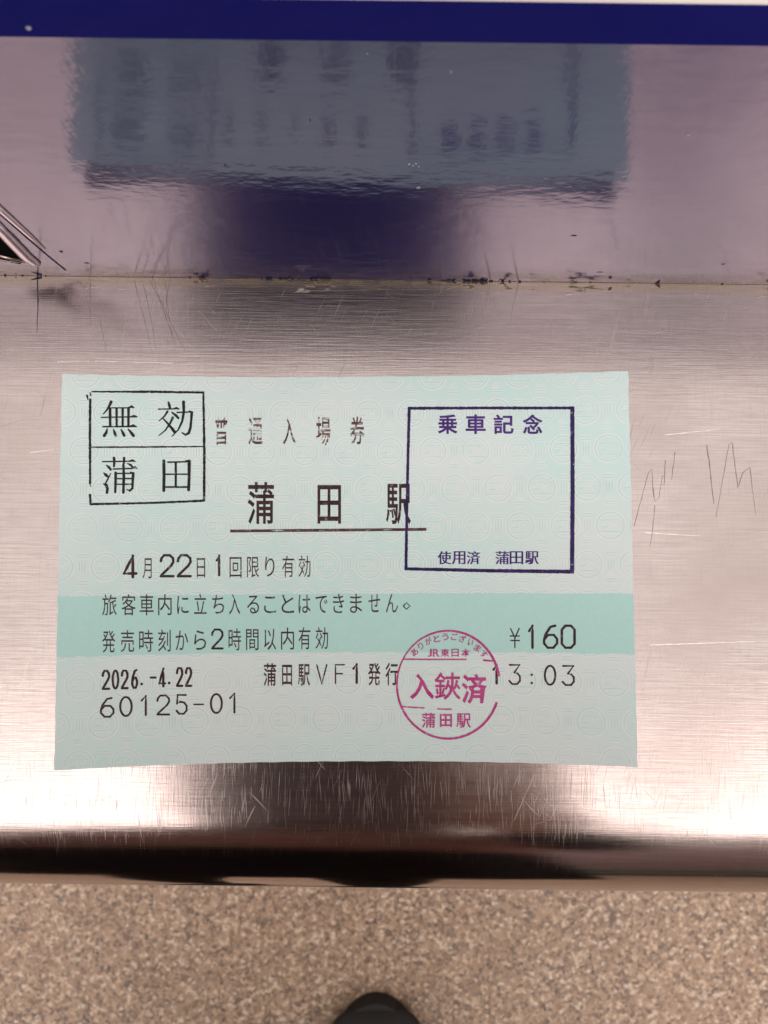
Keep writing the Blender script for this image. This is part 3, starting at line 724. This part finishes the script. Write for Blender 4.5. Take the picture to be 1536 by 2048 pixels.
# ------------------------------------------------------------------ the photographer, mirrored in the metal; the shoe shows at the foot of the photo
CLOTH = plain('black_cloth', (0.012, 0.011, 0.013, 1), .9, 0, .3, 300)
SHOE = plain('black_shoe_leather', (0.008, 0.007, 0.007, 1), .7, 0, .3, 200)
SOLE = plain('grey_shoe_sole', S(96, 92, 90), .7)
SKIN = plain('skin', S(205, 160, 138), .5, 0, .08, 80)
HAIR = plain('black_hair', (0.012, 0.010, 0.009, 1), .6)
cm_ = Mat('clothing').set(Roughness=.9)
sz_ = cm_.node('ShaderNodeSeparateXYZ', {0: cm_.tc})
cm_.to(cm_.mix(cm_.step(cm_.math('ADD', sz_.outputs['Z'], cm_.math('MULTIPLY', cm_.noise(cm_.mapping(scale=(8, 8, 8)), 1, 2), .03)), 1.105, 1.11), (0.010, 0.009, 0.011, 1), (0.55, 0.33, 0.30, 1)), 'Base Color')
CLOTHES = cm_.m
def skinned(name, joints, edges, mat, parent, root=0, sub=2):
    me = bpy.data.meshes.new(name); me.from_pydata([j[0] for j in joints], edges, [])
    o = bpy.data.objects.new(name, me); link(o, parent)
    m_ = o.modifiers.new('skin', 'SKIN'); m_.use_smooth_shade = True
    for i, j in enumerate(joints):
        r_ = j[1] if isinstance(j[1], tuple) else (j[1], j[1])
        me.skin_vertices[0].data[i].radius = r_; me.skin_vertices[0].data[i].use_root = (i == root)
    s_ = o.modifiers.new('sub', 'SUBSURF'); s_.levels = sub; s_.render_levels = sub
    me.materials.append(mat)
    return o
person = empty('person', (-0.10, -0.72, ZF))
tag(person, 'person in black clothes at the counter, black shoe tip showing on the floor', 'person')
def P(x, y_, z): return (x + 0.10, y_ + 0.72, z - ZF)
J = [(P(-.10, -.74, .10), (.155, .11)), (P(-.10, -.72, .26), (.14, .10)), (P(-.10, -.64, .42), (.16, .11)), (P(-.09, -.56, .52), (.13, .09)), (P(-.08, -.50, .565), .055), (P(-.07, -.45, .60), .058), (P(-.06, -.41, .665), (.075, .09)), (P(-.06, -.40, .74), (.07, .085)),
     (P(-.02, -.74, .03), .10), (P(.0, -.70, -.36), .062), (P(.0, -.73, -.74), .045),
     (P(-.19, -.74, .03), .10), (P(-.23, -.74, -.36), .062), (P(-.25, -.84, -.74), .045),
     (P(.08, -.56, .50), .058), (P(.17, -.50, .26), .045), (P(.10, -.26, .17), .035), (P(.055, -.16, .135), .026),
     (P(-.27, -.56, .50), .058), (P(-.37, -.62, .26), .045), (P(-.39, -.66, .10), .035), (P(-.38, -.60, -.02), .026)]
E_ = [(0, 1), (1, 2), (2, 3), (3, 4), (4, 5), (5, 6), (6, 7), (0, 8), (8, 9), (9, 10), (0, 11), (11, 12), (12, 13), (3, 14), (14, 15), (15, 16), (16, 17), (3, 18), (18, 19), (19, 20), (20, 21)]
body = skinned('body', J, E_, CLOTHES, person)
b = bmesh.new(); rr_ = []                                   # long open coat
for z, rx, ry, cy in ((.50, .17, .10, -.57), (.44, .23, .13, -.62), (.30, .25, .15, -.68), (.12, .26, .16, -.73), (-.08, .29, .18, -.74), (-.20, .31, .19, -.73)):
    rr_.append([b.verts.new(P(-.10 + (rx + .012 * math.sin(7 * a_)) * math.cos(a_), cy + (ry + .010 * math.sin(9 * a_)) * math.sin(a_), z)) for a_ in [2 * math.pi * q / 40 for q in range(40)]])
for i in range(len(rr_) - 1):
    for q in range(40): b.faces.new((rr_[i][q], rr_[i][(q + 1) % 40], rr_[i + 1][(q + 1) % 40], rr_[i + 1][q]))
coat = obj('coat', b, CLOTHES, person, True); sd = coat.modifiers.new('thick', 'SOLIDIFY'); sd.thickness = .006
# face and neck are bare: second slot by height and front
b = bmesh.new(); bmesh.ops.create_uvsphere(b, u_segments=24, v_segments=16, radius=1)
for v in b.verts:
    v.co = Vector((v.co.x * .078, v.co.y * .098, v.co.z * .115))
    if v.co.y > 0 and v.co.z < -.03: v.co.x *= .82
    if abs(v.co.x) < .014 and v.co.y > .07 and -.03 < v.co.z < .02: v.co.y += .02
bmesh.ops.transform(b, matrix=Matrix.Translation(P(-.065, -.385, .69)) @ Matrix.Rotation(R(-40), 4, 'X'), verts=b.verts)
head = obj('head', b, SKIN, person, True)
b = bmesh.new(); bmesh.ops.create_uvsphere(b, u_segments=24, v_segments=16, radius=1)
bmesh.ops.delete(b, geom=[v for v in b.verts if v.co.y > .35 and v.co.z < .35 or v.co.z < -.75], context='VERTS')
for v in b.verts: v.co = Vector((v.co.x * .086, v.co.y * .106, v.co.z * .124))
bmesh.ops.transform(b, matrix=Matrix.Translation(P(-.065, -.39, .695)) @ Matrix.Rotation(R(-40), 4, 'X'), verts=b.verts)
obj('hair', b, HAIR, head, True)
for sx in (-1, 1):
    b = bmesh.new(); bmesh.ops.create_icosphere(b, subdivisions=2, radius=.011, matrix=Matrix.Translation(P(-.065, -.385, .69)) @ Matrix.Rotation(R(-40), 4, 'X') @ Matrix.Translation((.030 * sx, .088, .012)))
    obj('eye', b, HAIR, head, True)
def shoe(cx, toe_y, ang):
    """low black shoe, toe towards +y"""
    b = bmesh.new()
    L = .285
    rings = []
    sect = [(0, .034, .024), (.012, .052, .038), (.04, .064, .050), (.09, .068, .058), (.14, .050, .070), (.19, .042, .092), (.235, .040, .105), (.27, .034, .100), (.283, .022, .085)]
    for d, hw, h in sect:
        r_ = []
        for i in range(14):
            a = math.pi * i / 13
            r_.append(b.verts.new((math.cos(a) * hw, -d, .022 + (h - .022) * max(0, math.sin(a)) ** .8 if h > .022 else .022 * math.sin(a) + .01)))
        rings.append(r_)
    for i in range(len(rings) - 1):
        for q in range(13): b.faces.new((rings[i][q], rings[i][q + 1], rings[i + 1][q + 1], rings[i + 1][q]))
    b.faces.new(rings[0]); b.faces.new(list(reversed(rings[-1])))
    bmesh.ops.recalc_face_normals(b, faces=b.faces[:])
    M_ = Matrix.Translation(P(cx, toe_y, ZF)) @ Matrix.Rotation(ang, 4, 'Z')
    bmesh.ops.transform(b, matrix=M_, verts=b.verts)
    up = obj('shoe', b, SHOE, person, True); up.modifiers.new('s', 'SUBSURF').render_levels = 2
    b = bmesh.new(); n_ = 40; lo, hi = [], []
    for i in range(n_):
        a = 2 * math.pi * i / n_; t = (1 - math.cos(a)) / 2
        hw = .076 * math.sin(a) * (1 - .22 * t); yy = .006 - (L + .012) * t
        for lst, z in ((lo, .001), (hi, .026)): lst.append(b.verts.new((hw * (1.0 if z < .01 else .99), yy, z)))
    b.faces.new(hi); b.faces.new(list(reversed(lo)))
    for i in range(n_): b.faces.new((lo[i], lo[(i + 1) % n_], hi[(i + 1) % n_], hi[i]))
    bmesh.ops.recalc_face_normals(b, faces=b.faces[:]); bmesh.ops.transform(b, matrix=M_, verts=b.verts)
    obj('sole', b, SHOE, up, False)
    b = bmesh.new()
    pts = []
    for i in range(15):
        a = -.9 + 1.8 * i / 14
        pts.append(Vector((.040 * math.sin(a), -.030 - .030 * (1 - math.cos(a)) * 1.0 + .0, .050)))
    # toe cap seam
    tube(b, [Vector((p.x, -.055 + (p.y + .030) * -0.4, .0525 - abs(p.x) * .35)) for p in pts], [.0014] * 15, 6)
    bmesh.ops.transform(b, matrix=M_, verts=b.verts); obj('toe_seam', b, SOLE, up, True)
shoe(-0.003, -0.572, R(2)); shoe(-0.25, -0.66, R(6))

# phone held over the ticket, its lens is the camera
PM = CAMM @ Matrix.Translation((0, 0, .0012))
phone = bpy.data.objects.new('phone', None); COL.objects.link(phone); phone.empty_display_size = .02
phone.matrix_world = PM @ Matrix.Translation((-.013, -.070, 0))
tag(phone, 'dark phone held flat above the ticket, mirrored in the steel', 'phone')
PX0, PX1, PY0, PY1 = -.051, .040, -.082, .083
bmp = box(PX0, PX1, PY0, PY1, .003, .012, .0035, 3)
obj('phone_case', bmp, plain('dark_phone_case', (0.16, 0.14, 0.17, 1), .5), phone, True)
b = bmesh.new()   # lens ring round the camera
n_ = 32
vo = [[b.verts.new((.013 + r_ * math.cos(2 * math.pi * i / n_), .070 + r_ * math.sin(2 * math.pi * i / n_), z)) for i in range(n_)] for r_, z in ((.0062, .0031), (.0062, .0006), (.0045, .0002), (.0040, .0008), (.0040, .0031))]
for q in range(4):
    for i in range(n_): b.faces.new((vo[q][i], vo[q][(i + 1) % n_], vo[q + 1][(i + 1) % n_], vo[q + 1][i]))
bmesh.ops.recalc_face_normals(b, faces=b.faces[:])
obj('lens_ring', b, plain('dark_metal', (0.03, 0.03, 0.035, 1), .3, .8), phone, True)
obj('screen', box(PX0 + .004, PX1 - .004, PY0 + .004, PY1 - .004, .0121, .0124), plain('black_glass', (0.01, 0.01, 0.012, 1), .1), phone)
# hands holding the phone by its long sides
def hand(sx):
    wx = .055 if sx > 0 else -.105
    root = P(wx, -.16, .135)
    ex = (PX1 - .013 + .004) if sx > 0 else (PX0 - .013 - .004)      # side of the phone in world x (nearly)
    zc = H + .008
    palm = P(wx * .5 + ex * .5 + sx * .012, -.13, zc - .004)
    Jn = [(root, .024), (palm, (.026, .013)), (P(ex + sx * .012, -.10, zc - .004), (.024, .011))]
    En = [(0, 1), (1, 2)]
    for i in range(4):
        y_ = -.118 + .021 * i; L = (.8, .95, 1, .9)[i]
        a = len(Jn)
        Jn += [(P(ex + sx * .014, y_, zc - .008), .0085), (P(ex + sx * .004, y_ + .003, zc - .0150), .0080), (P(ex - sx * .018 * L, y_ + .006, zc - .0160), .0072)]
        En += [(2 if i > 1 else 1, a), (a, a + 1), (a + 1, a + 2)]
    a = len(Jn)
    Jn += [(P(ex + sx * .008, -.122, zc + .012), .0105), (P(ex - sx * .006, -.098, zc + .016), .0095), (P(ex - sx * .020, -.078, zc + .015), .0085)]
    En += [(1, a), (a, a + 1), (a + 1, a + 2)]
    o = skinned('hand', Jn, En, SKIN, person, 0, 2)
hand(1)
Jn = [(P(-.38, -.60, -.02), .026), (P(-.38, -.58, -.07), (.016, .028)), (P(-.38, -.57, -.10), (.014, .030))]; En = [(0, 1), (1, 2)]
for i in range(4):
    yy = -.597 + .018 * i; L = (.85, 1, 1, .8)[i]; a = len(Jn)
    Jn += [(P(-.38, yy, -.12), .0085), (P(-.376, yy, -.12 - .032 * L), .008), (P(-.368, yy, -.12 - .056 * L), .007)]; En += [(2, a), (a, a + 1), (a + 1, a + 2)]
a = len(Jn); Jn += [(P(-.372, -.548, -.07), .011), (P(-.366, -.532, -.10), .0095), (P(-.364, -.530, -.125), .0085)]; En += [(1, a), (a, a + 1), (a + 1, a + 2)]
skinned('hand', Jn, En, SKIN, person, 0, 2)
